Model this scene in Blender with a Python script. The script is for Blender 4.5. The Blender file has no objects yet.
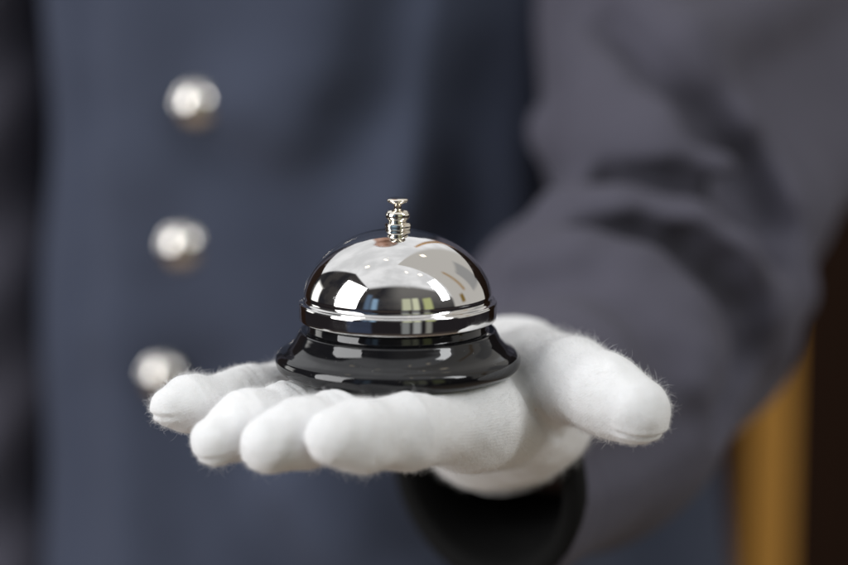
import bpy, math, random
import numpy as np
from mathutils import Vector

random.seed(4)
RNG = np.random.default_rng(4)
S = bpy.context.scene
COL = S.collection

# ------------------------------------------------------------------ camera frame
# metres; origin = centre of the bell's underside, X right, Y away from the viewer, Z up
PITCH = math.radians(10.3)
FOC, SENS = 0.100, 0.036
PX = SENS / FOC / 848.0                       # tangent per photo pixel
FWD = np.array([0, math.cos(PITCH), -math.sin(PITCH)])
UPV = np.array([0, math.sin(PITCH), math.cos(PITCH)])
RGT = np.array([1.0, 0, 0])
def ray(px, py):
    return FWD + (px - 424) * PX * RGT - (py - 282.5) * PX * UPV
CAM = -0.82 * ray(398, 366.5)
def at(px, py, d):
    return CAM + d * ray(px, py)

# ------------------------------------------------------------------ object helpers
def link(o, parent=None):
    COL.objects.link(o)
    if parent is not None:
        o.parent = parent
    return o
def mesh_obj(name, verts, faces, mat, parent=None, smooth=True, loc=None):
    me = bpy.data.meshes.new(name)
    me.from_pydata([tuple(v) for v in verts], [], [tuple(f) for f in faces])
    me.update()
    if smooth:
        me.polygons.foreach_set('use_smooth', [True] * len(me.polygons))
    me.materials.append(mat)
    o = bpy.data.objects.new(name, me)
    if loc is not None:
        o.location = loc
    return link(o, parent)
def empty(name, loc, label, cat):
    o = bpy.data.objects.new(name, None)
    o.location = loc
    o.empty_display_size = 0.02
    o['label'] = label; o['category'] = cat
    return link(o)

def lathe(profile, seg=160):
    """profile: list of (r, z), first/last on the axis or open"""
    vs, fs, rings = [], [], []
    for r, z in profile:
        if r < 1e-7:
            rings.append([len(vs)]); vs.append((0, 0, z))
        else:
            s = len(vs)
            for i in range(seg):
                a = 2 * math.pi * i / seg
                vs.append((r * math.cos(a), r * math.sin(a), z))
            rings.append(list(range(s, s + seg)))
    for A, B in zip(rings, rings[1:]):
        for i in range(seg):
            j = (i + 1) % seg
            if len(A) == 1 and len(B) == 1: continue
            if len(A) == 1: fs.append((A[0], B[j], B[i]))
            elif len(B) == 1: fs.append((A[i], A[j], B[0]))
            else: fs.append((A[i], A[j], B[j], B[i]))
    return vs, fs
def smooth_profile(pts, n=8):
    """Catmull-Rom through the points"""
    out = []
    P = [np.array(p, float) for p in pts]
    P = [2 * P[0] - P[1]] + P + [2 * P[-1] - P[-2]]
    for i in range(1, len(P) - 2):
        for k in range(n):
            t = k / n
            a, b, c, d = P[i - 1], P[i], P[i + 1], P[i + 2]
            out.append(tuple(0.5 * (2 * b + (c - a) * t + (2 * a - 5 * b + 4 * c - d) * t * t + (3 * b - a - 3 * c + d) * t ** 3)))
    out.append(tuple(P[-2]))
    return out

# ------------------------------------------------------------------ signed-distance modelling
def cone(p, a, b, ra, rb):
    a = np.asarray(a, np.float32); ba = np.asarray(b, np.float32) - a
    pa = p - a
    t = np.clip((pa @ ba) / max(float(ba @ ba), 1e-9), 0, 1)
    q = pa - t[..., None] * ba
    return np.sqrt((q * q).sum(-1)) - (ra + t * (rb - ra))
def ellipsoid(p, c, r, R=None):
    q = p - np.asarray(c, np.float32)
    if R is not None: q = q @ np.asarray(R, np.float32).T
    r = np.asarray(r, np.float32)
    k0 = np.sqrt(((q / r) ** 2).sum(-1)); k1 = np.sqrt(((q / (r * r)) ** 2).sum(-1))
    return k0 * (k0 - 1) / np.maximum(k1, 1e-6)
def smin(a, b, k):
    h = np.maximum(k - np.abs(a - b), 0) / k
    return np.minimum(a, b) - h * h * k * 0.25
def smax(a, b, k):
    return -smin(-a, -b, k)
def chain(p, pts, k=None):
    """pts: list of (point, radius)"""
    d = None
    for (a, ra), (b, rb) in zip(pts, pts[1:]):
        e = cone(p, a, b, ra, rb)
        d = e if d is None else (smin(d, e, k) if k else np.minimum(d, e))
    return d

def polygonise(f, lo, hi, h, newton=3, slack=1.0):
    lo = np.array(lo, np.float32); hi = np.array(hi, np.float32)
    B = 8
    nb = np.ceil((hi - lo) / (h * B)).astype(int)
    n = nb * B + 1
    bc = np.stack(np.meshgrid(*[lo[i] + (np.arange(nb[i]) + 0.5) * B * h for i in range(3)], indexing='ij'), -1).astype(np.float32)
    bv = f(bc.reshape(-1, 3)).reshape(nb)
    V = np.repeat(np.repeat(np.repeat(bv, B, 0), B, 1), B, 2).astype(np.float32)
    V = np.pad(V, ((0, 1), (0, 1), (0, 1)), mode='edge')
    near = np.argwhere(np.abs(bv) < B * h * 0.95 * slack)
    off = np.stack(np.meshgrid(*[np.arange(B + 1)] * 3, indexing='ij'), -1).reshape(-1, 3)
    for s in range(0, len(near), 400):
        idx = near[s:s + 400, None, :] * B + off[None]
        pts = (lo + idx * h).astype(np.float32)
        val = f(pts.reshape(-1, 3))
        ii = idx.reshape(-1, 3)
        V[ii[:, 0], ii[:, 1], ii[:, 2]] = val
    ins = V < 0
    ins[0] = ins[-1] = False; ins[:, 0] = ins[:, -1] = False; ins[:, :, 0] = ins[:, :, -1] = False
    nx, ny, nz = (n - 1)
    cnt = np.zeros((nx, ny, nz), np.int16); acc = np.zeros((nx, ny, nz, 3), np.float32)
    for ax in range(3):
        for u in (0, 1):
            for v in (0, 1):
                o0 = [0, 0, 0]; o1 = [0, 0, 0]
                others = [i for i in range(3) if i != ax]
                o0[others[0]] = o1[others[0]] = u; o0[others[1]] = o1[others[1]] = v; o1[ax] = 1
                a = V[o0[0]:o0[0] + nx, o0[1]:o0[1] + ny, o0[2]:o0[2] + nz]
                b = V[o1[0]:o1[0] + nx, o1[1]:o1[1] + ny, o1[2]:o1[2] + nz]
                ia = ins[o0[0]:o0[0] + nx, o0[1]:o0[1] + ny, o0[2]:o0[2] + nz]
                ib = ins[o1[0]:o1[0] + nx, o1[1]:o1[1] + ny, o1[2]:o1[2] + nz]
                m = ia != ib
                w = np.argwhere(m)
                if not len(w): continue
                t = np.clip(a[m] / np.where(np.abs(a[m] - b[m]) < 1e-9, 1e-9, a[m] - b[m]), 0, 1)
                pos = w + np.array(o0)
                pos = pos.astype(np.float32); pos[:, ax] += t
                cnt[m] += 1
                acc[m] += pos
    act = cnt > 0
    vid = -np.ones((nx, ny, nz), np.int64); vid[act] = np.arange(act.sum())
    P = (lo + acc[act] / cnt[act][:, None] * h).astype(np.float32)
    faces = []
    for ax in range(3):
        u, v = [(1, 2), (2, 0), (0, 1)][ax]
        sl0 = [slice(1, None)] * 3; sl1 = [slice(1, None)] * 3
        a = ins
        sh = [slice(0, n[i] - 1) for i in range(3)]
        sh2 = list(sh); sh2[ax] = slice(1, n[ax])
        m = a[tuple(sh)] != a[tuple(sh2)]
        w = np.argwhere(m)
        w = w[(w[:, u] > 0) & (w[:, v] > 0)]
        if not len(w): continue
        du = np.zeros(3, int); du[u] = 1; dv = np.zeros(3, int); dv[v] = 1
        q = [vid[tuple((w - du - dv).T)], vid[tuple((w - dv).T)], vid[tuple(w.T)], vid[tuple((w - du).T)]]
        q = np.stack(q, 1)
        flip = ~a[tuple(w.T)]
        q[flip] = q[flip][:, ::-1]
        faces.append(q)
    F = np.concatenate(faces)
    F = F[(F >= 0).all(1)]
    e = h * 0.25
    for _ in range(newton):
        v0 = f(P)
        g = np.stack([f(P + np.eye(3, dtype=np.float32)[i] * e) - f(P - np.eye(3, dtype=np.float32)[i] * e) for i in range(3)], 1) / (2 * e)
        gg = np.maximum((g * g).sum(1), 0.05)
        st = np.clip(v0 / gg, -h * 0.6, h * 0.6)
        P = P - st[:, None] * g
    return P, F
def grad(f, P, e=5e-4):
    g = np.stack([f(P + np.eye(3, dtype=np.float32)[i] * e) - f(P - np.eye(3, dtype=np.float32)[i] * e) for i in range(3)], 1)
    return g / np.maximum(np.linalg.norm(g, axis=1, keepdims=True), 1e-9)
def trace(f, px, py, d0=0.6, d1=2.2):
    """first hit of a photo ray on the surface f=0"""
    r = ray(px, py); L = np.linalg.norm(r); d = d0
    for _ in range(300):
        p = (CAM + d * r).astype(np.float32)
        v = float(f(p[None])[0])
        if v < 2e-4: break
        d += 0.7 * v / L
        if d > d1: return None
    return p
def sdf_obj(name, f, lo, hi, h, mat, parent, newton=3, slack=1.0):
    P, F = polygonise(f, lo, hi, h, newton, slack)
    me = bpy.data.meshes.new(name)
    me.vertices.add(len(P)); me.vertices.foreach_set('co', P.ravel())
    me.loops.add(F.size); me.loops.foreach_set('vertex_index', F.ravel().astype(np.int32))
    me.polygons.add(len(F))
    me.polygons.foreach_set('loop_start', np.arange(0, F.size, 4, dtype=np.int32))
    me.polygons.foreach_set('loop_total', np.full(len(F), 4, np.int32))
    me.update(calc_edges=True); me.validate()
    me.polygons.foreach_set('use_smooth', [True] * len(me.polygons))
    me.materials.append(mat)
    o = bpy.data.objects.new(name, me)
    return link(o, parent), P, F

# ------------------------------------------------------------------ materials
def new_mat(name):
    m = bpy.data.materials.new(name); m.use_nodes = True
    nt = m.node_tree; nt.nodes.clear()
    out = nt.nodes.new('ShaderNodeOutputMaterial')
    b = nt.nodes.new('ShaderNodeBsdfPrincipled')
    nt.links.new(b.outputs[0], out.inputs[0])
    return m, nt, b
def node(nt, t, **kw):
    n = nt.nodes.new(t)
    for k, v in kw.items():
        if isinstance(k, str) and hasattr(n, k): setattr(n, k, v)
        else: n.inputs[k].default_value = v
    return n
def objco(nt):
    return nt.nodes.new('ShaderNodeTexCoord').outputs['Object']
def noise(nt, vec, scale, detail=3, rough=0.55):
    n = nt.nodes.new('ShaderNodeTexNoise')
    n.inputs['Scale'].default_value = scale; n.inputs['Detail'].default_value = detail; n.inputs['Roughness'].default_value = rough
    nt.links.new(vec, n.inputs['Vector'])
    return n.outputs['Fac']
def ramp(nt, fac, stops):
    r = nt.nodes.new('ShaderNodeValToRGB')
    el = r.color_ramp.elements
    while len(el) < len(stops): el.new(0.5)
    for e, (p, c) in zip(el, stops):
        e.position = p; e.color = (*c, 1)
    nt.links.new(fac, r.inputs[0])
    return r.outputs[0]
def bump(nt, height, bsdf, strength, dist, prev=None):
    b = nt.nodes.new('ShaderNodeBump')
    b.inputs['Strength'].default_value = strength; b.inputs['Distance'].default_value = dist
    nt.links.new(height, b.inputs['Height'])
    if prev is not None: nt.links.new(prev, b.inputs['Normal'])
    nt.links.new(b.outputs[0], bsdf.inputs['Normal'])
    return b.outputs[0]

def m_cloth(name, c0, c1, rough=0.85, sheen=0.04, weave=1400):
    m, nt, b = new_mat(name)
    v = objco(nt)
    n1 = noise(nt, v, 9, 4)
    col = ramp(nt, n1, [(0.3, c0), (0.7, c1)])
    nt.links.new(col, b.inputs['Base Color'])
    b.inputs['Roughness'].default_value = rough
    b.inputs['Sheen Weight'].default_value = sheen
    b.inputs['Sheen Roughness'].default_value = 0.5
    b.inputs['Specular IOR Level'].default_value = 0.15
    w1 = nt.nodes.new('ShaderNodeTexWave'); w1.bands_direction = 'DIAGONAL'
    w1.inputs['Scale'].default_value = weave / 4; w1.inputs['Distortion'].default_value = 1.5
    nt.links.new(v, w1.inputs['Vector'])
    a = bump(nt, w1.outputs['Fac'], b, 0.35, 0.0003)
    bump(nt, noise(nt, v, 60, 4), b, 0.25, 0.004, a)
    return m

def m_glove():
    m, nt, b = new_mat('white_cotton')
    v = objco(nt)
    col = ramp(nt, noise(nt, v, 55, 4), [(0.3, (0.83, 0.83, 0.835)), (0.7, (0.90, 0.90, 0.905))])
    nt.links.new(col, b.inputs['Base Color'])
    b.inputs['Roughness'].default_value = 0.95
    b.inputs['Specular IOR Level'].default_value = 0.1
    b.inputs['Sheen Weight'].default_value = 0.35
    b.inputs['Sheen Roughness'].default_value = 0.6
    b.inputs['Subsurface Weight'].default_value = 0.25
    b.inputs['Subsurface Radius'].default_value = (1, 0.9, 0.85)
    b.inputs['Subsurface Scale'].default_value = 0.0015
    mp = nt.nodes.new('ShaderNodeMapping'); mp.inputs['Rotation'].default_value = (0.5, 0.35, 0.7)
    nt.links.new(v, mp.inputs['Vector'])
    w = nt.nodes.new('ShaderNodeTexWave'); w.bands_direction = 'Z'
    w.inputs['Scale'].default_value = 380; w.inputs['Distortion'].default_value = 4.0
    w.inputs['Detail'].default_value = 2; w.inputs['Detail Scale'].default_value = 0.12
    nt.links.new(mp.outputs[0], w.inputs['Vector'])
    a = bump(nt, w.outputs['Fac'], b, 0.16, 0.0003)
    a = bump(nt, noise(nt, v, 1500, 4, 0.75), b, 0.7, 0.0005, a)
    bump(nt, noise(nt, v, 160, 3), b, 0.25, 0.002, a)
    return m

def m_chrome(name, tint=(0.72, 0.71, 0.695), rough=0.03, smudge=0.09):
    m, nt, b = new_mat(name)
    v = objco(nt)
    b.inputs['Base Color'].default_value = (*tint, 1); b.inputs['Metallic'].default_value = 1
    r = nt.nodes.new('ShaderNodeMapRange')
    nt.links.new(noise(nt, v, 130, 5, 0.6), r.inputs[0])
    r.inputs[1].default_value = 0.45; r.inputs[2].default_value = 0.75
    r.inputs[3].default_value = rough; r.inputs[4].default_value = rough + smudge
    nt.links.new(r.outputs[0], b.inputs['Roughness'])
    mp = nt.nodes.new('ShaderNodeMapping'); mp.inputs['Rotation'].default_value = (0.6, 0.3, 0.9); mp.inputs['Scale'].default_value = (300, 4000, 300)
    nt.links.new(v, mp.inputs['Vector'])
    sc = ramp(nt, noise(nt, mp.outputs[0], 1.0, 2, 0.5), [(0.70, (0, 0, 0)), (0.78, (1, 1, 1))])      # hairline scratches
    a = bump(nt, noise(nt, v, 45, 2), b, 0.03, 0.0006)
    bump(nt, sc, b, 0.06, 0.0001, a)
    return m

def m_enamel():
    m, nt, b = new_mat('black_enamel')
    v = objco(nt)
    b.inputs['Base Color'].default_value = (0.006, 0.006, 0.007, 1)
    b.inputs['Specular IOR Level'].default_value = 0.45
    b.inputs['Coat Weight'].default_value = 0.12; b.inputs['Coat Roughness'].default_value = 0.02
    r = nt.nodes.new('ShaderNodeMapRange')
    nt.links.new(noise(nt, v, 170, 5, 0.65), r.inputs[0])
    r.inputs[1].default_value = 0.5; r.inputs[2].default_value = 0.8
    r.inputs[3].default_value = 0.04; r.inputs[4].default_value = 0.13
    nt.links.new(r.outputs[0], b.inputs['Roughness'])
    bump(nt, noise(nt, v, 60, 2), b, 0.04, 0.0008)
    dust = ramp(nt, noise(nt, v, 1100, 2, 0.5), [(0.735, (0.006, 0.006, 0.007)), (0.78, (0.20, 0.19, 0.18))])
    nt.links.new(dust, b.inputs['Base Color'])
    return m

def m_simple(name, c, rough=0.6, metal=0.0, nscale=40, var=0.15):
    m, nt, b = new_mat(name)
    v = objco(nt)
    col = ramp(nt, noise(nt, v, nscale, 4), [(0.3, tuple(x * (1 - var) for x in c)), (0.7, tuple(min(1, x * (1 + var)) for x in c))])
    nt.links.new(col, b.inputs['Base Color'])
    b.inputs['Roughness'].default_value = rough; b.inputs['Metallic'].default_value = metal
    return m

def m_wood(name, c0, c1, rough=0.45):
    m, nt, b = new_mat(name)
    b.inputs['Specular IOR Level'].default_value = 0.15
    v = objco(nt)
    mp = nt.nodes.new('ShaderNodeMapping'); mp.inputs['Scale'].default_value = (14, 14, 0.9)
    nt.links.new(v, mp.inputs['Vector'])
    w = nt.nodes.new('ShaderNodeTexWave'); w.bands_direction = 'X'
    w.inputs['Scale'].default_value = 1.3; w.inputs['Distortion'].default_value = 5; w.inputs['Detail'].default_value = 3
    nt.links.new(mp.outputs[0], w.inputs['Vector'])
    col = ramp(nt, w.outputs['Fac'], [(0.1, c0), (0.9, c1)])
    nt.links.new(col, b.inputs['Base Color'])
    b.inputs['Roughness'].default_value = rough
    bump(nt, w.outputs['Fac'], b, 0.15, 0.002)
    return m

M_JACKET = m_cloth('slate_wool', (0.046, 0.054, 0.083), (0.059, 0.069, 0.104))
M_SLEEVE = m_cloth('grey_wool', (0.074, 0.071, 0.093), (0.090, 0.086, 0.112))
M_LINING = m_cloth('black_lining', (0.004, 0.004, 0.004), (0.007, 0.007, 0.007), 0.9, 0.0)
M_HEM = m_simple('tan_hem_tape', (0.30, 0.22, 0.17), 0.8)
M_GLOVE = m_glove()
M_CHROME = m_chrome('polished_chrome')
M_NICKEL = m_chrome('nickel', (0.84, 0.79, 0.70), 0.06, 0.12)
M_BUTTON = m_chrome('silver_button', (0.84, 0.80, 0.75), 0.03, 0.03)
M_ENAMEL = m_enamel()
M_SKIN = m_simple('skin', (0.52, 0.30, 0.22), 0.5)
M_HAIR = m_simple('brown_hair', (0.05, 0.03, 0.02), 0.6)
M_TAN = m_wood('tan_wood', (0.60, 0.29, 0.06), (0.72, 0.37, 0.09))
M_DARKWOOD = m_wood('dark_wood', (0.014, 0.005, 0.002), (0.022, 0.008, 0.003), 0.7)

# ------------------------------------------------------------------ the call bell
mm = 0.001
bell = empty('call_bell', (0, 0, 0), 'chrome call bell with glossy black base resting on the white gloved palm', 'call bell')
def lathe_obj(name, prof, mat, parent, seg=192):
    vs, fs = lathe([(max(r, 0) * mm, z * mm) for r, z in prof], seg)
    return mesh_obj(name, vs, fs, mat, parent)
base_prof = [(0, -0.6), (36, -0.6), (38.2, -0.9), (40.0, -0.9)]
base_prof += smooth_profile([(41.2, -0.4), (42.2, 0.9), (42.6, 2.7), (42.3, 4.4), (41.5, 5.4), (40.6, 6.1)], 5)
base_prof += smooth_profile([(40.4, 6.2), (38.1, 7.6), (36.2, 9.6), (35.0, 11.6), (34.3, 12.9)], 6)
base_prof += smooth_profile([(33.9, 13.3), (33.3, 13.5), (31.8, 13.5), (31.3, 13.75), (31.1, 14.3)], 4)
base_prof += [(31.0, 15.9), (30.8, 16.3), (30.4, 16.5), (29.5, 16.5), (29.2, 17.0), (29.2, 21.4), (0, 21.9)]
lathe_obj('bell_base', base_prof, M_ENAMEL, bell)

# the dome is a shell with a turned lip
dp = [(33.0, 17.3), (34.0, 17.2)]
dp += smooth_profile([(34.3, 17.5), (34.42, 18.9), (34.42, 21.4), (34.38, 22.8), (34.0, 23.35), (33.5, 23.55)], 4)
dp += smooth_profile([(33.2, 23.65), (32.6, 24.1), (32.25, 24.8)], 4)
a_, h_, zc = 32.9, 25.6, 23.0
for i in range(1, 60):
    t = math.radians(5 + (90 - 5) * i / 59)
    r = a_ * math.cos(t) ** 1.04; z = zc + h_ * math.sin(t)
    if z > 25.6: dp.append((r if i < 59 else 0, z))
inner = [(0, zc + h_ - 1.2)]
for i in range(12):
    t = math.radians(90 - 7 * (i + 1)); inner.append((31.5 * math.cos(t), zc + (h_ - 1.2) * math.sin(t)))
dp = dp + inner + [(32.6, 20.4), (33.0, 17.3)]
lathe_obj('bell_dome', dp, M_CHROME, bell)

zt = zc + h_                                     # top of the dome
plunger = lathe_obj('plunger', [(0, zt - 3), (1.4, zt - 3)] + [(1.35, zt + z) for z in (0, 4, 7, 8.2)]
    + smooth_profile([(1.6, zt + 8.5), (2.5, zt + 8.75), (3.35, zt + 9.2), (3.75, zt + 9.75), (3.7, zt + 10.15), (3.1, zt + 10.55), (1.8, zt + 10.85)], 4) + [(0, zt + 10.95)], M_NICKEL, bell, 64)
def hex_ring(r, z0, z1, ch=0.45, rot=0.3):
    vs, fs = [], []
    n = 6; sub = 8
    def ring(scale_r, z, rnd):
        s = len(vs)
        for i in range(n * sub):
            a = 2 * math.pi * i / (n * sub)
            loc = ((a + math.pi / n) % (2 * math.pi / n)) - math.pi / n
            rr = r * math.cos(math.pi / n) / math.cos(loc)
            rr = min(rr, r * 0.985)
            if rnd: rr = min(rr, r * math.cos(math.pi / n) * 1.02)
            vs.append((rr * scale_r * math.cos(a + rot) * mm, rr * scale_r * math.sin(a + rot) * mm, z * mm))
        return range(s, s + n * sub)
    R = [ring(0.3, z0, True), ring(0.93, z0, True), ring(1, z0 + ch, False), ring(1, z1 - ch, False), ring(0.93, z1, True), ring(0.3, z1, True)]
    for A, B in zip(R, R[1:]):
        for i in range(n * sub):
            j = (i + 1) % (n * sub); fs.append((A[i], A[j], B[j], B[i]))
    return vs, fs
vs, fs = hex_ring(4.7, zt - 0.4, zt + 2.1)
mesh_obj('hex_nut', vs, fs, M_NICKEL, plunger)
lathe_obj('collar', [(1.4, zt + 2.05), (3.2, zt + 2.05)] + smooth_profile([(3.2, zt + 2.4), (3.35, zt + 2.9), (3.95, zt + 3.6), (4.25, zt + 4.6), (4.05, zt + 5.6), (3.2, zt + 6.4), (2.1, zt + 6.8)], 4) + [(1.3, zt + 6.9)], M_NICKEL, plunger, 64)

# ------------------------------------------------------------------ the person: hand and glove
person = empty('person', tuple(at(395, 640, 1.29)), 'person in a slate blue uniform jacket holding out a white gloved hand', 'person')
def child_mesh_world(o):                           # parts are modelled in world space
    o.matrix_parent_inverse = person.matrix_basis.inverted()
    return o
PERSON_INV = -np.array(person.location)

def H(px, py, d, r):
    return (at(px, py, d), r * mm)
INDEX  = [H(334, 437, .757, 9.4), H(362, 436, .766, 10.3), H(407, 431, .779, 11.2), H(470, 420, .806, 14.5)]
MIDDLE = [H(268, 445, .765, 9.3), H(300, 433, .773, 10.0), H(340, 423, .788, 10.3), H(425, 402, .826, 13.0)]
RING   = [H(215, 441, .777, 7.9), H(245, 424, .787, 9.7), H(295, 413, .805, 9.8), H(385, 387, .847, 12.5)]
LITTLE = [H(168, 407, .796, 5.6), H(190, 404, .802, 8.0), H(245, 395, .826, 8.7), H(345, 375, .866, 11.3)]
THUMB  = [H(636, 411, .792, 11.6), H(606, 395, .802, 12.7), H(572, 380, .822, 13.8), H(532, 378, .856, 19.0)]
PALM0  = [H(478, 424, .812, 14.5), H(540, 418, .868, 17)]
PALM1  = [H(465, 421, .812, 14.0), H(520, 398, .868, 19)]
PALM2  = [H(425, 402, .832, 13.5), H(520, 385, .885, 18)]
PALM3  = [H(350, 374, .868, 11.6), H(513, 367, .905, 18)]
PALM4  = [H(385, 386, .849, 13.0), H(517, 372, .895, 18)]
WRIST  = [H(525, 404, .874, 19.0), H(528, 418, .895, 19.5), H(524, 428, .94, 19.0), H(520, 434, 1.00, 18.5)]
WRISTB = [H(495, 400, .872, 18.0), H(478, 426, .886, 19.5), H(484, 430, .94, 19.0), H(490, 434, 1.00, 18.5)]
TIPS = [(INDEX, 0.1), (MIDDLE, 0.15), (RING, 0.7), (LITTLE, 0.8), (THUMB, 1.0)]
WR_A = WRIST[2][0]; WR_N = (WRIST[3][0] - WRIST[1][0]); WR_N = WR_N / np.linalg.norm(WR_N)

CREASE = []
def hand_sdf(p, shrink=0.0, detail=True, cut=True):
    sh = shrink
    fi = [chain(p, c, 0.008) for c in (INDEX, MIDDLE, RING, LITTLE)]
    palm = chain(p, PALM1)
    for c in (PALM0, PALM2, PALM3, PALM4):
        palm = smin(palm, chain(p, c), 0.012)
    palm = smin(palm, smin(chain(p, WRIST, 0.012), chain(p, WRISTB, 0.012), 0.02), 0.016)
    th = chain(p, THUMB, 0.006)
    fing = fi[0]
    for q in fi[1:]:
        fing = smin(fing, q, 0.0022)
    d = smin(fing, palm, 0.009)
    d = smin(d, th, 0.003)
    # pressed flat under the bell
    rr = np.sqrt(p[:, 0] ** 2 + p[:, 1] ** 2)
    press = np.maximum(rr - 0.0412, (-0.0010 - p[:, 2]))          # column above the palm, inside the bell's foot
    d = smax(d, -press, 0.0025)
    if detail:
        x, y, z = p[:, 0], p[:, 1], p[:, 2]
        d = d + 0.00035 * (np.sin(210 * x + 90 * z + 2 * np.sin(130 * y)) * np.sin(170 * y - 120 * z + 1.3))
        d = d + 0.00014 * np.sin(610 * x + 300 * y) * np.sin(520 * z - 330 * y + 2.0)
        for c, g in TIPS:                                          # seam across each fingertip
            tip, r = c[0]; ax = tip - c[1][0]; ax = ax / np.linalg.norm(ax)
            lat = np.cross(ax, [0, 0, 1.0]); lat /= np.linalg.norm(lat); nrm = np.cross(lat, ax)
            q = p - tip.astype(np.float32)
            along = q @ ax.astype(np.float32); t = q @ nrm.astype(np.float32) + 0.45 * r
            rad = np.sqrt((q * q).sum(-1))
            msk = 1 / (1 + np.exp(-np.clip((along - 0.1 * r) / 0.0012, -30, 30))) * (rad < 2.5 * r)
            d = d + g * msk * (0.0007 * np.exp(-(t / 0.0007) ** 2) - 0.0004 * np.exp(-((np.abs(t) - 0.0016) / 0.0009) ** 2))
        for c, g in TIPS[:4]:                                      # soft creases across the finger joints
            for jn, amp in ((1, 0.0002), (2, 0.0003)):
                q = p - c[jn][0].astype(np.float32)
                ax = c[jn - 1][0] - c[jn + 1][0]; ax = (ax / np.linalg.norm(ax)).astype(np.float32)
                a_l = q @ ax + 0.0012 * np.sin(420 * x + 300 * z)
                rad = np.sqrt((q * q).sum(-1)); top = 1 / (1 + np.exp(-np.clip(q[:, 2] / 0.003, -30, 30)))
                d = d + amp * top * (rad < 0.022) * (np.exp(-(a_l / 0.0011) ** 2) + 0.6 * np.exp(-((a_l - 0.0042) / 0.001) ** 2) - 0.5 * np.exp(-((a_l - 0.002) / 0.0012) ** 2))
        # knit wrinkles at the wrist and under the palm
        u = q0 = (p - WR_A.astype(np.float32)) @ WR_N.astype(np.float32)
        w = np.exp(-(u / 0.03) ** 2)
        d = d + 0.0007 * w * np.sin(u * 480 + 6 * np.sin(60 * x)) * np.sin(40 * x + 1)
    if detail and CREASE:
        d = smax(d, -chain(p, CREASE, 0.002), 0.003)
    if cut:
        u = (p - WRIST[3][0].astype(np.float32)) @ WR_N.astype(np.float32)
        d = smax(d, u, 0.002)
    return d + sh

CREASE = []
_c = []
for px, py, r in ((515, 374, 1.2), (523, 390, 1.7), (534, 407, 1.8), (547, 424, 1.6), (560, 439, 1.2)):
    h = trace(lambda q: hand_sdf(q, detail=False), px, py)
    _c.append((h, r * mm))
CREASE = _c
glove, GP, GF = sdf_obj('glove', lambda p: hand_sdf(p), (-0.092, -0.085, -0.125), (0.10, 0.175, 0.03), 0.0009, M_GLOVE, person, 3, 1.3)
child_mesh_world(glove)
glove['label'] = 'fuzzy white cotton glove held palm up'

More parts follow.
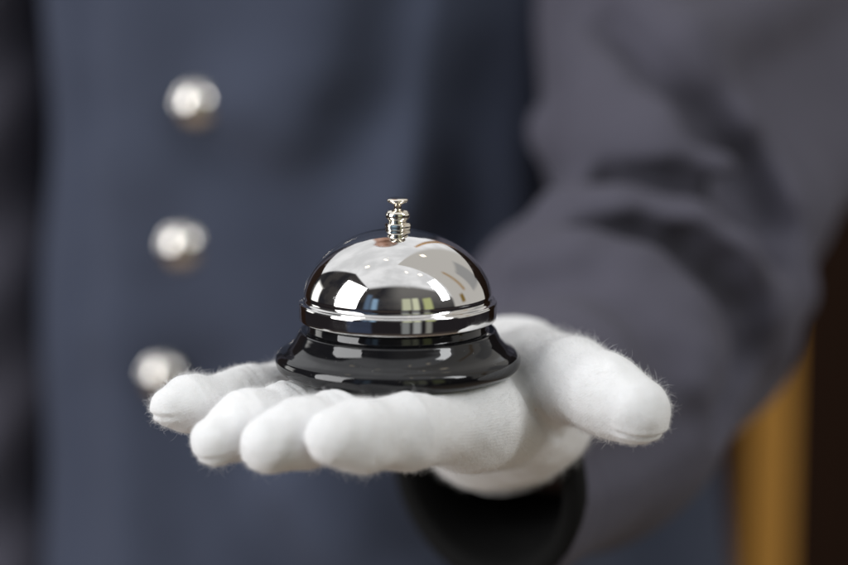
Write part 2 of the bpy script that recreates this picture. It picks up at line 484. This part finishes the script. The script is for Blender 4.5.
# fuzz of loose cotton fibres, grown from the glove's surface
def fuzz():
    P = GP; F = GF
    c = P[F].mean(1)
    nrm = grad(lambda q: hand_sdf(q, detail=False), c)
    ar = np.linalg.norm(np.cross(P[F[:, 2]] - P[F[:, 0]], P[F[:, 3]] - P[F[:, 1]]), axis=1)
    ok = (c[:, 1] < 0.06) & ~((np.hypot(c[:, 0], c[:, 1]) < 0.045) & (c[:, 2] > -0.004))
    prob = ar * ok
    clump = np.clip(0.55 + 0.6 * np.sin(330 * c[:, 0] + 2 * np.sin(240 * c[:, 1])) * np.sin(410 * c[:, 1] + 250 * c[:, 2]) + 0.5 * np.sin(150 * c[:, 0] - 210 * c[:, 2]), 0.05, 2) ** 1.5
    n1, n2, n3 = 80000, 20000, 2200
    pc_ = prob * clump
    pick = np.concatenate([RNG.choice(len(F), n1, p=prob / prob.sum()), RNG.choice(len(F), n2 + n3, p=pc_ / pc_.sum())])
    L = np.concatenate([RNG.uniform(0.0005, 0.0019, n1), RNG.gamma(2.2, 0.00062, n2) + 0.0006, RNG.uniform(0.0025, 0.0065, n3)])
    L = np.minimum(L, 0.0065)
    K = 7
    base = c[pick] + RNG.normal(0, 0.0003, (len(pick), 3)) * 0.6
    N = nrm[pick]
    t1 = RNG.normal(0, 1, N.shape); t1 -= (t1 * N).sum(1, keepdims=True) * N; t1 /= np.linalg.norm(t1, axis=1, keepdims=True)
    t2 = np.cross(N, t1)
    lean = RNG.uniform(0.2, 1.3, len(pick))
    curl = RNG.normal(0, 3.2, len(pick)); ph = RNG.uniform(0, 6.28, len(pick))
    pts = np.zeros((len(pick), K, 3))
    pts[:, 0] = base - N * 0.0002
    for k in range(1, K):
        s = k / (K - 1)
        dirv = N * (1 - 0.45 * s)[..., None] if False else N * (1 - 0.45 * s) + t1 * (lean * s)[:, None] + t2 * (np.sin(curl * s * 2.0 + ph) * 0.95)[:, None]
        dirv /= np.linalg.norm(dirv, axis=1, keepdims=True)
        pts[:, k] = pts[:, k - 1] + dirv * (L / (K - 1))[:, None]
    hc = bpy.data.hair_curves.new('fuzz')
    hc.add_curves([K] * len(pick))
    hc.attributes['position'].data.foreach_set('vector', pts.astype(np.float32).ravel())
    rad = hc.attributes.get('radius') or hc.attributes.new('radius', 'FLOAT', 'POINT')
    rr = np.tile(np.array([1.0, 0.95, 0.9, 0.85, 0.75, 0.6, 0.35]) * 0.000017, (len(pick), 1))
    rr[:n1] *= 1.2
    rad.data.foreach_set('value', rr.astype(np.float32).ravel())
    m, nt, b = new_mat('cotton_fibre')
    nt.nodes.remove(b)
    df = nt.nodes.new('ShaderNodeBsdfDiffuse'); df.inputs[0].default_value = (0.88, 0.88, 0.88, 1)
    tr = nt.nodes.new('ShaderNodeBsdfTranslucent'); tr.inputs[0].default_value = (0.85, 0.85, 0.85, 1)
    mx = nt.nodes.new('ShaderNodeMixShader'); mx.inputs[0].default_value = 0.4
    out = [n for n in nt.nodes if n.type == 'OUTPUT_MATERIAL'][0]
    nt.links.new(df.outputs[0], mx.inputs[1]); nt.links.new(tr.outputs[0], mx.inputs[2]); nt.links.new(mx.outputs[0], out.inputs[0])
    hc.materials.append(m)
    o = bpy.data.objects.new('fuzz', hc)
    o['kind'] = 'stuff'
    link(o, glove)
    return o
fuzz()

# ------------------------------------------------------------------ the sleeve of the outstretched arm
C0 = at(482, 473, .915); R0 = 0.0430
ELB = at(642, 324, 1.10)
AX = ELB - C0; AX /= np.linalg.norm(AX)
OPEN_N = np.array([0.68, 0.73, 0.04]); OPEN_N /= np.linalg.norm(OPEN_N)
CUT_P = at(740, 150, 1.075)                  # the sleeve's flank falls away to the right of one long edge
CUT_T = at(800, 290, 1.085) - at(690, 40, 1.10); CUT_T /= np.linalg.norm(CUT_T)
CUT_N = np.array([0.80, -0.58, -0.1]); CUT_N -= CUT_T * (CUT_N @ CUT_T); CUT_N /= np.linalg.norm(CUT_N)
def arm_base(p):
    fore = chain(p, [(C0 - AX * 0.03, R0), (at(592, 412, 1.0), 0.052), (ELB, 0.066)], 0.02)
    fore = smin(fore, cone(p, at(560, 300, 1.05), at(640, 285, 1.08), 0.040, 0.058), 0.03)
    upper = chain(p, [(at(690, 140, 1.13), 0.071), (at(700, 20, 1.17), 0.074), (at(715, -190, 1.27), 0.085), (at(690, -400, 1.31), 0.085)], 0.03)
    upper = smin(upper, cone(p, at(762, 178, 1.16), at(806, 60, 1.20), 0.040, 0.06), 0.03)
    upper = smin(upper, cone(p, at(772, 120, 1.20), at(850, -60, 1.27), 0.050, 0.085), 0.03)
    upper = smax(upper, (p - CUT_P.astype(np.float32)) @ CUT_N.astype(np.float32), 0.02)
    d = smin(fore, upper, 0.012)
    d = smin(d, cone(p, at(742, 225, 1.12), at(708, 318, 1.10), 0.036, 0.038), 0.025)
    return d
FOLDS = []          # (points, radius, blend, sign)
def fold(pix, r, k, sign, sink):
    pts = []
    for px, py in pix:
        h = trace(arm_base, px, py)
        if h is None: continue
        n = grad(arm_base, h[None])[0]
        pts.append(h - n * sink * mm)
    m_ = len(pts) - 1
    if m_ > 0: FOLDS.append(([(q, r * mm * (0.72 + 0.28 * math.sin(math.pi * (i + 0.35) / (m_ + 0.7)))) for i, q in enumerate(pts)], k * mm, sign))
fold([(554, 128), (600, 144), (660, 152), (715, 172), (768, 205)], 18, 18, 1, 2)          # lip of the upper arm over the crease
fold([(545, 174), (610, 184), (680, 198), (730, 220), (778, 250), (790, 275)], 19, 6, -1, 4)          # the crease itself
fold([(482, 240), (512, 215), (560, 204), (620, 212), (690, 228), (736, 258), (772, 306), (780, 345)], 13, 13, 1, 3)
fold([(590, 232), (640, 238), (690, 252), (722, 276), (744, 310), (750, 350), (738, 392), (722, 415)], 13.5, 7, -1, 3)
fold([(520, 262), (580, 250), (640, 268), (690, 310), (705, 360), (690, 410)], 10, 16, 1, 4)
fold([(520, 292), (580, 284), (630, 306), (662, 352), (668, 400)], 6, 14, -1, -2)
fold([(690, 46), (735, 130), (778, 215), (795, 290)], 15, 14, 1, 3)
fold([(600, 30), (650, 76), (700, 124), (738, 172), (765, 222)], 14, 12, -1, 0.5)
fold([(570, 50), (600, 92), (645, 125)], 13, 20, 1, 4)
fold([(690, 48), (750, 20), (830, -25)], 14, 20, 1, 3)
fold([(595, 460), (640, 440), (690, 420)], 7, 14, -1, -4)
def sleeve_sdf(p):
    d = arm_base(p)
    for pts, k, s in FOLDS:
        c = chain(p, pts, 0.006)
        d = smin(d, c, k) if s > 0 else smax(d, -c, k)
    x, y, z = p[:, 0], p[:, 1], p[:, 2]
    d = d + 0.0012 * np.sin(55 * x + 40 * z + 1.5 * np.sin(35 * y)) * np.sin(48 * z - 37 * y)
    u = (p - C0.astype(np.float32)) @ OPEN_N.astype(np.float32)
    hem = np.exp(-((u - 0.022) / 0.0012) ** 2) * 0.0006
    d = d + hem
    inn = cone(p, C0 - AX * 0.08, C0 + AX * 0.10, R0 - 0.0035, R0 - 0.0035)
    d = smax(d, -inn, 0.002)
    return smax(d, -u, 0.002)
jlo, jhi = (-0.02, 0.05, -0.13), (0.26, 0.66, 0.42)

# ------------------------------------------------------------------ jacket torso and hanging arm
TC = at(328, 282, 1.30)
TH = math.radians(17)
TX = np.array([math.cos(TH), -math.sin(TH), 0], np.float32)       # across the chest (towards the viewer's right shoulder turned forward)
TY = np.array([math.sin(TH), math.cos(TH), 0], np.float32)        # into the chest
ZK = np.array([-0.60, -0.42, -0.20, -0.05, 0.10, 0.24, 0.34, 0.40])
AW = np.array([0.185, 0.18, 0.156, 0.150, 0.148, 0.150, 0.146, 0.07])
AD = np.array([0.140, 0.135, 0.122, 0.122, 0.130, 0.125, 0.100, 0.06])
def torso_sdf(p, shrink=0.0, detail=True):
    q = p - TC.astype(np.float32)
    lean = 0.05 * (p[:, 2])
    u = q @ TX; v = q @ TY - lean; z = p[:, 2]
    a = np.interp(z, ZK, AW).astype(np.float32) - shrink; b = np.interp(z, ZK, AD).astype(np.float32) - shrink
    e = 2.25
    k0 = ((np.abs(u) / a) ** e + (np.abs(v) / b) ** e) ** (1 / e)
    d = (k0 - 1) * np.minimum(a, b) * 0.9
    d = smin(d, cone(p, at(640, 470, 1.37), at(640, 760, 1.37), 0.045, 0.062), 0.05) if shrink == 0 else d
    if detail:
        front = 1 / (1 + np.exp(np.clip(v / 0.02, -30, 30)))
        d = d - 0.0025 * front / (1 + np.exp(np.clip((u + 0.066 + 0.02 * z) / 0.0015, -30, 30)))      # overlapping front edge
        d = d + 0.0030 * np.sin(42 * u + 10 * z + 2.0 * np.sin(9 * z)) * np.exp(-((z + 0.05) / 0.35) ** 2) * 0.7
        d = d + 0.0018 * np.sin(23 * z + 30 * u) * np.sin(31 * u - 12 * z + 1)
    d = np.maximum(d, np.maximum(z - 0.41, -0.60 - z))
    return d
TFOLDS = []
def tfold(pix, r, k, sign, sink):
    f = lambda q: torso_sdf(q, 0.0, False)
    pts = []
    for px, py in pix:
        h = trace(f, px, py)
        if h is not None:
            n = grad(f, h[None])[0]; pts.append((h - n * sink * mm, r * mm))
    TFOLDS.append((pts, k * mm, sign))
tfold([(88, -40), (92, 120), (100, 300), (110, 580)], 16, 34, -1, -8.5)
tfold([(130, -40), (128, 160), (118, 330), (125, 580)], 14, 34, 1, 10)
tfold([(240, 150), (290, 175), (340, 215), (390, 290)], 14, 32, -1, -9.5)
tfold([(260, 110), (320, 140), (380, 200)], 16, 34, 1, 11)
tfold([(450, -40), (425, 80), (400, 200), (392, 330)], 14, 34, 1, 10)
tfold([(395, -40), (372, 90), (350, 160)], 14, 36, -1, -10.5)
tfold([(490, -40), (478, 90), (460, 220)], 14, 32, -1, -8.5)
tfold([(330, -40), (318, 60)], 14, 34, 1, 11)
tfold([(210, 400), (260, 470), (300, 580)], 16, 34, -1, -9)
tfold([(300, 490), (340, 530), (400, 590)], 16, 34, 1, 9)
def jacket_sdf(p):
    d = torso_sdf(p)
    for pts, k, sg in TFOLDS:
        c = chain(p, pts, 0.02)
        d = smin(d, c, k) if sg > 0 else smax(d, -c, k)
    return d
jacket, _, _ = sdf_obj('jacket', jacket_sdf, (TC[0] - 0.25, TC[1] - 0.2, -0.62), (TC[0] + 0.27, TC[1] + 0.2, 0.44), 0.005, M_JACKET, person, 3, 1.6)
child_mesh_world(jacket)
jacket['label'] = 'slate blue uniform jacket with a column of silver buttons'
sl, _, _ = sdf_obj('sleeve', sleeve_sdf, jlo, jhi, 0.0025, M_SLEEVE, jacket, 3, 1.5)
HANG = [(at(20, -420, 1.36), 0.070), (at(-48, -250, 1.33), 0.070), (at(-50, 60, 1.33), 0.060), (at(-38, 330, 1.34), 0.060), (at(-26, 640, 1.33), 0.055), (at(-20, 960, 1.29), 0.045)]
def hang_sdf(p):
    d = chain(p, HANG, 0.03)
    x, y, z = p[:, 0], p[:, 1], p[:, 2]
    return d + 0.005 * np.sin(38 * z + 20 * x) * np.sin(20 * y + 11 * z) + 0.003 * np.sin(75 * z - 60 * x + 2)
pl = np.array([h[0] for h in HANG])
sl2, _, _ = sdf_obj('sleeve', hang_sdf, pl.min(0) - 0.1, pl.max(0) + 0.1, 0.005, M_SLEEVE, jacket, 3, 1.5)

# the other hand hangs at the person's side, below the frame
HW = HANG[-1][0] + np.array([0, 0, -0.035])
def hand2_sdf(p):
    o = lambda x, y, z: HW + np.array([x, y, z])
    d = chain(p, [(o(0, 0, 0.05), 0.027), (o(0, 0, 0), 0.026), (o(0.0, -0.004, -0.045), 0.024)], 0.02)
    for i, (y, l) in enumerate(((-0.030, .072), (-0.010, .082), (0.010, .076), (0.029, .060))):
        f = chain(p, [(o(0, y * 0.8, -0.055), 0.0125), (o(0.004, y * 1.1, -0.07 - l * 0.45), 0.0108), (o(0.018, y * 1.1, -0.07 - l), 0.0092)], 0.006)
        d = smin(d, f, 0.006 if i == 0 else 0.003)
    return smin(d, chain(p, [(o(0.006, -0.026, -0.02), 0.015), (o(0.016, -0.048, -0.055), 0.0125), (o(0.02, -0.052, -0.085), 0.0105)], 0.006), 0.008)
g2, _, _ = sdf_obj('glove', hand2_sdf, HW + np.array([-0.05, -0.08, -0.18]), HW + np.array([0.05, 0.05, 0.09]), 0.0025, M_GLOVE, person, 3, 1.4)
child_mesh_world(g2)
# black lining inside the open cuff: a closed-bottom sock, and the hem tape that edges it
def frame(a):
    t = np.cross(a, [0, 0, 1.0]); t /= np.linalg.norm(t); return t, np.cross(t, a)
t1, t2 = frame(AX)
vs, fs = [], []
SEG = 72
ri, ro = R0 - 0.0052, R0 - 0.0036
prof = [(R0 + 0.0012, 0.008, 1), (R0 + 0.0027, 0.0065, 1), (R0 + 0.0023, 0.0012, 1), (R0 + 0.0012, -0.0008, 1), (ri + 0.001, -0.0008, 1), (ri, 0.002, 1)] + [(ri, 0.01 + 0.012 * k, 0) for k in range(8)] + [(ri * 0.5, 0.098, 0), (0.0005, 0.099, 0)]
for r, s, rim in prof:
    for i in range(SEG):
        a = 2 * math.pi * i / SEG
        dv = t1 * math.cos(a) * r + t2 * math.sin(a) * r
        p0 = C0 + dv
        off = -(dv @ OPEN_N) / (AX @ OPEN_N)                        # follow the slanted opening, fading to square deeper in
        f = max(0, 1 - s / 0.09)
        vs.append(p0 + AX * (s + off * f))
for j in range(len(prof) - 1):
    for i in range(SEG):
        k = (i + 1) % SEG
        fs.append((j * SEG + i, j * SEG + k, (j + 1) * SEG + k, (j + 1) * SEG + i))
lin = mesh_obj('cuff_lining', vs, fs, M_LINING, sl)
so = lin.modifiers.new('thick', 'SOLIDIFY'); so.thickness = 0.0012; so.offset = 0

# jacket buttons: domed silver discs with a rim, shank towards the cloth
def button_mesh():
    pr = [(0, -2.5), (3, -2.5), (3, -0.5), (9.2, -0.5), (10.3, -0.2), (10.8, 0.4), (10.6, 1.0), (10.0, 1.3)]
    R = 12.2; zc0 = 1.2 - math.sqrt(R * R - 9.6 ** 2)
    for i in range(14):
        r = 9.6 * (1 - i / 13); pr.append((r, zc0 + math.sqrt(R * R - r * r)))
    vs, fs = lathe([(r * mm, z * mm) for r, z in pr], 48)
    me = bpy.data.meshes.new('button'); me.from_pydata(vs, [], fs); me.update()
    me.polygons.foreach_set('use_smooth', [True] * len(me.polygons)); me.materials.append(M_BUTTON)
    return me
bm_ = button_mesh()
for px, py in ((197, 104), (182, 246), (163, 376), (213, -42)):
    h = trace(jacket_sdf, px, py)
    n = grad(lambda q: torso_sdf(q, detail=False), h[None].astype(np.float32), 2e-3)[0]
    o = bpy.data.objects.new('button', bm_)
    n = 0.3 * n + 0.7 * np.array([0.14, -0.98, 0.06]); n /= np.linalg.norm(n)
    o.rotation_mode = 'QUATERNION'
    o.rotation_quaternion = Vector(n.tolist()).to_track_quat('Z', 'Y')
    o.location = (h + n * 0.002).tolist()
    link(o, jacket)

# ------------------------------------------------------------------ the body inside the clothes
NECK = TC + np.array([-0.01, 0.03, 0.0]); NECK[2] = 0.40
HD = NECK + np.array([-0.03, -0.05, 0.20])
FD = (np.array([0.05, -1.0, -0.12])); FD /= np.linalg.norm(FD)
FXv = np.cross(FD, [0, 0, 1.0]); FXv /= np.linalg.norm(FXv); FU = np.cross(FXv, FD)
RM = np.stack([FXv, FD, FU])
def hp(x, y, z): return HD + FXv * x + FD * y + FU * z
def head_sdf(p):
    d = ellipsoid(p, hp(0, -0.008, 0.025), (0.077, 0.098, 0.095), RM)
    d = smin(d, ellipsoid(p, hp(0, 0.022, -0.055), (0.056, 0.068, 0.072), RM), 0.04)
    d = smin(d, cone(p, hp(0, 0.088, 0.015), hp(0, 0.108, -0.022), 0.008, 0.013), 0.016)
    d = smin(d, cone(p, hp(-0.03, 0.078, 0.028), hp(0.03, 0.078, 0.028), 0.010, 0.010), 0.012)
    d = smin(d, cone(p, hp(-0.014, 0.082, -0.058), hp(0.014, 0.082, -0.058), 0.008, 0.008), 0.006)
    for s in (-1, 1):
        d = smax(d, -(np.sqrt(((p - hp(s * 0.031, 0.098, 0.008).astype(np.float32)) ** 2).sum(-1)) - 0.017), 0.012)
        d = smin(d, ellipsoid(p, hp(s * 0.077, -0.005, 0.0), (0.009, 0.020, 0.032), RM), 0.008)
    return d
def body_sdf(p):
    d = torso_sdf(p, 0.032, False)
    d = smin(d, cone(p, NECK - np.array([0, 0, 0.06]), HD - np.array([0, -0.02, 0.05]), 0.064, 0.056), 0.03)
    d = smin(d, head_sdf(p), 0.015)
    d = smin(d, chain(p, [(at(600, -400, 1.31), 0.055), (at(690, -350, 1.31), 0.05), (at(700, -100, 1.25), 0.036), (at(690, 150, 1.15), 0.034), (at(655, 310, 1.11), 0.036), (at(560, 420, 1.0), 0.026), (at(504, 432, .945), 0.019), (at(503, 420, .90), 0.017), (at(505, 400, .872), 0.017)], 0.02), 0.02)
    d = smin(d, chain(p, [(at(110, -400, 1.34), 0.05)] + [(q, r - 0.014) for q, r in HANG], 0.02), 0.02)
    return np.minimum(d, np.maximum(hand_sdf(p, 0.0025, False), -(p[:, 2] + 0.2)))
BLO = np.minimum(pl.min(0) - 0.08, [-0.09, -0.085, -0.62]); BHI = [0.32, 0.72, 0.76]
body, _, _ = sdf_obj('body', body_sdf, BLO, BHI, 0.005, M_SKIN, person, 2, 1.5)
child_mesh_world(body)
def hair_sdf(p):
    d = ellipsoid(p, hp(0, -0.016, 0.036), (0.084, 0.102, 0.098), RM)
    q = (p - HD.astype(np.float32)); fy = q @ FD.astype(np.float32); fz = q @ FU.astype(np.float32)
    return smax(d, np.maximum(0.035 - fz + 0.9 * np.minimum(fy, 0.0) * 0.9 - 0.02 * (fy < 0), -0.2), 0.01)
hair, _, _ = sdf_obj('hair', hair_sdf, HD - 0.16, HD + 0.16, 0.005, M_HAIR, person, 2, 1.5)
child_mesh_world(hair)
for s in (-1, 1):
    vs, fs = lathe([(0, -0.0115)] + [(0.0115 * math.cos(a), 0.0115 * math.sin(a)) for a in np.linspace(-1.4, 1.4, 12)] + [(0, 0.0115)], 24)
    e = mesh_obj('eye', vs, fs, m_simple('eye_white', (0.75, 0.72, 0.70), 0.2), person, True)
    e.location = tuple(hp(s * 0.031, 0.078, 0.008)); child_mesh_world(e)

# shirt collar at the neck of the jacket, kept simple and out of frame
# ------------------------------------------------------------------ the room behind: dark panelling and a tan wooden post
def box(name, c, s, mat, parent=None, rz=0, bev=0.006):
    x, y, z = (v / 2 for v in s)
    vs = [(a * x, b * y, c_ * z) for a in (-1, 1) for b in (-1, 1) for c_ in (-1, 1)]
    fs = [(0, 1, 3, 2), (4, 6, 7, 5), (0, 4, 5, 1), (2, 3, 7, 6), (0, 2, 6, 4), (1, 5, 7, 3)]
    o = mesh_obj(name, vs, fs, mat, parent, False, c)
    o.rotation_euler.z = rz
    b = o.modifiers.new('bevel', 'BEVEL'); b.width = bev; b.segments = 3
    return o
wy = float(at(424, 282, 1.95)[1])
wall = box('wall', (0.05, wy + 0.05, -0.3), (2.5, 0.1, 1.8), M_DARKWOOD)
wall['kind'] = 'structure'
pc = at(765, 480, 1.62)
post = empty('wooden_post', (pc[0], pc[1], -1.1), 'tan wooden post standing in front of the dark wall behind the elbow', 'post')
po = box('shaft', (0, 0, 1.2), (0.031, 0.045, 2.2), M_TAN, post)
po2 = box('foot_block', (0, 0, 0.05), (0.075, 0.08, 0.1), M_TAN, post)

# ------------------------------------------------------------------ light: two tall windows in front, pale ceiling above
def area(name, loc, target, w, h, power, col=(1, 1, 1)):
    l = bpy.data.lights.new(name, 'AREA'); l.shape = 'RECTANGLE'; l.size = w; l.size_y = h; l.energy = power; l.color = col
    o = bpy.data.objects.new(name, l); o.location = loc
    o.rotation_euler = (Vector(target) - Vector(loc)).to_track_quat('-Z', 'Y').to_euler()
    return link(o)
def dirn(az, el, d):
    a, e = math.radians(az), math.radians(el)
    return (d * math.sin(a) * math.cos(e), -d * math.cos(a) * math.cos(e), d * math.sin(e))
area('window_light', dirn(-66, 19, 1.8), (0, 0, 0.03), 1.0, 1.8, 32, (0.985, 0.99, 1.0))
area('window_light', dirn(63, 36, 1.9), (0, 0, 0.03), 0.36, 1.15, 11, (0.97, 0.985, 1.0))

W = bpy.data.worlds.new('World'); S.world = W; W.use_nodes = True
nt = W.node_tree; nt.nodes.clear()
out = nt.nodes.new('ShaderNodeOutputWorld'); bg = nt.nodes.new('ShaderNodeBackground')
nt.links.new(bg.outputs[0], out.inputs[0])
tc = nt.nodes.new('ShaderNodeTexCoord'); sep = nt.nodes.new('ShaderNodeSeparateXYZ')
nt.links.new(tc.outputs['Generated'], sep.inputs[0])
X, Y, Z = sep.outputs
def mth(op, a, b=None, clamp=False):
    n = nt.nodes.new('ShaderNodeMath'); n.operation = op; n.use_clamp = clamp
    for i, v in enumerate((a, b)):
        if v is None: continue
        if isinstance(v, (int, float)): n.inputs[i].default_value = v
        else: nt.links.new(v, n.inputs[i])
    return n.outputs[0]
def sstep(v, a, b):
    n = nt.nodes.new('ShaderNodeMapRange'); n.interpolation_type = 'SMOOTHSTEP'
    nt.links.new(v, n.inputs[0])
    n.inputs[1].default_value = a; n.inputs[2].default_value = b; n.inputs[3].default_value = 0; n.inputs[4].default_value = 1
    return n.outputs[0]
def mixc(fac, a, b):
    n = nt.nodes.new('ShaderNodeMix'); n.data_type = 'RGBA'
    nt.links.new(fac, n.inputs[0])
    for i, v in ((6, a), (7, b)):
        if isinstance(v, tuple): n.inputs[i].default_value = (*v, 1)
        else: nt.links.new(v, n.inputs[i])
    return n.outputs[2]
AZ = mth('ARCTAN2', X, mth('MULTIPLY', Y, -1))                 # 0 = straight behind the camera, + to the right
EL = mth('ARCSINE', Z)
FE = mth('ARCTAN2', Z, mth('MULTIPLY', Y, -1))                 # angle over the head, 0 behind the camera, pi/2 overhead
def rect(a0, a1, e0, e1, s=0.02):
    d2 = math.radians
    m = mth('MULTIPLY', sstep(AZ, d2(a0) - s, d2(a0) + s), mth('SUBTRACT', 1, sstep(AZ, d2(a1) - s, d2(a1) + s)))
    n = mth('MULTIPLY', sstep(EL, d2(e0) - s, d2(e0) + s), mth('SUBTRACT', 1, sstep(EL, d2(e1) - s, d2(e1) + s)))
    return mth('MULTIPLY', m, n)
nz = nt.nodes.new('ShaderNodeTexNoise'); nz.inputs['Scale'].default_value = 3.0; nz.inputs['Detail'].default_value = 4
nt.links.new(tc.outputs['Generated'], nz.inputs['Vector'])
R_ = math.radians
wallc = mixc(sstep(nz.outputs['Fac'], 0.4, 0.6), (0.020, 0.020, 0.024), (0.045, 0.042, 0.042))
wallc = mixc(mth('MULTIPLY', sstep(AZ, R_(-25), R_(10)), sstep(EL, R_(-5), R_(45))), wallc, (0.16, 0.155, 0.15))
floorc = mixc(sstep(Z, -0.75, -0.25), (0.26, 0.205, 0.16), (0.016, 0.014, 0.016))
col = mixc(sstep(Z, -0.05, -0.0), floorc, wallc)
zs = mth('MAXIMUM', Z, 0.02)
cx = mth('DIVIDE', mth('MULTIPLY', X, -1), zs); cy = mth('DIVIDE', mth('MULTIPLY', Y, -1), zs)
edge = mth('ADD', mth('MULTIPLY', mth('MAXIMUM', mth('MULTIPLY', cy, -1), 0.0), 0.65), 0.74)
ceil = mth('MULTIPLY', mth('SUBTRACT', 1, sstep(cy, 0.62, 0.86)), mth('SUBTRACT', 1, sstep(mth('SUBTRACT', cx, edge), -0.02, 0.04)))
ceil = mth('MULTIPLY', ceil, sstep(Z, 0.02, 0.06))
ceilc = mixc(sstep(nz.outputs['Fac'], 0.35, 0.65), (0.69, 0.70, 0.72), (0.91, 0.92, 0.945))
col = mixc(ceil, col, ceilc)
col = mixc(mth('MULTIPLY', mth('MULTIPLY', sstep(AZ, R_(71), R_(76)), mth('SUBTRACT', 1, sstep(AZ, R_(150), R_(158)))), sstep(Z, -0.10, -0.04)), col, (0.50, 0.485, 0.46))
def quad(a0, a1, e0, e1, c, s=0.045):
    global col
    col = mixc(rect(a0, a1, e0, e1, s), col, c)
quad(-41, -34, -6, 34, (0.10, 0.15, 0.23)); quad(-32, -25, -4, 28, (0.24, 0.37, 0.52))
quad(6, 17, -5, 30, (0.50, 0.52, 0.38)); quad(19, 27, -5, 30, (0.60, 0.62, 0.45)); quad(33, 44, -5, 28, (0.42, 0.45, 0.22)); quad(96, 101, 22, 52, (0.36, 0.26, 0.16))
quad(5, 14, -19, -6, (0.20, 0.21, 0.21)); quad(18, 27, -19, -6, (0.30, 0.31, 0.31)); quad(33, 40, -19, -6, (0.22, 0.22, 0.20)); quad(-60, -30, -19, -9, (0.035, 0.045, 0.075))
quad(-128, -113, -4, 16, (1.8, 1.8, 1.75)); quad(112, 134, 14, 40, (0.30, 0.30, 0.30)); quad(86, 92, 8, 20, (0.20, 0.13, 0.03))
for a, e in ((-137, 77), (141, 63), (34, 76), (60, 66), (-100, 65)):
    quad(a - 3.5, a + 3.5, e - 1.6, e + 1.6, (3.0, 2.6, 2.0), 0.01)
nt.links.new(col, bg.inputs[0])
bg.inputs[1].default_value = 1.0

# ------------------------------------------------------------------ camera and render settings
cd = bpy.data.cameras.new('camera'); cam = bpy.data.objects.new('camera', cd); link(cam)
cam.location = tuple(CAM)
cam.rotation_euler = (math.pi / 2 - PITCH, 0, 0)
cd.sensor_fit = 'HORIZONTAL'; cd.sensor_width = 36; cd.lens = 100
cd.clip_start = 0.05; cd.clip_end = 100
cd.dof.use_dof = True; cd.dof.focus_distance = 0.802; cd.dof.aperture_fstop = 3.2
S.camera = cam
S.view_settings.view_transform = 'Standard'; S.view_settings.look = 'None'
S.view_settings.exposure = 0.25; S.view_settings.gamma = 1
S.render.engine = 'CYCLES'
S.cycles.use_denoising = True
S.cycles.use_adaptive_sampling = False
S.cycles.sample_clamp_indirect = 6
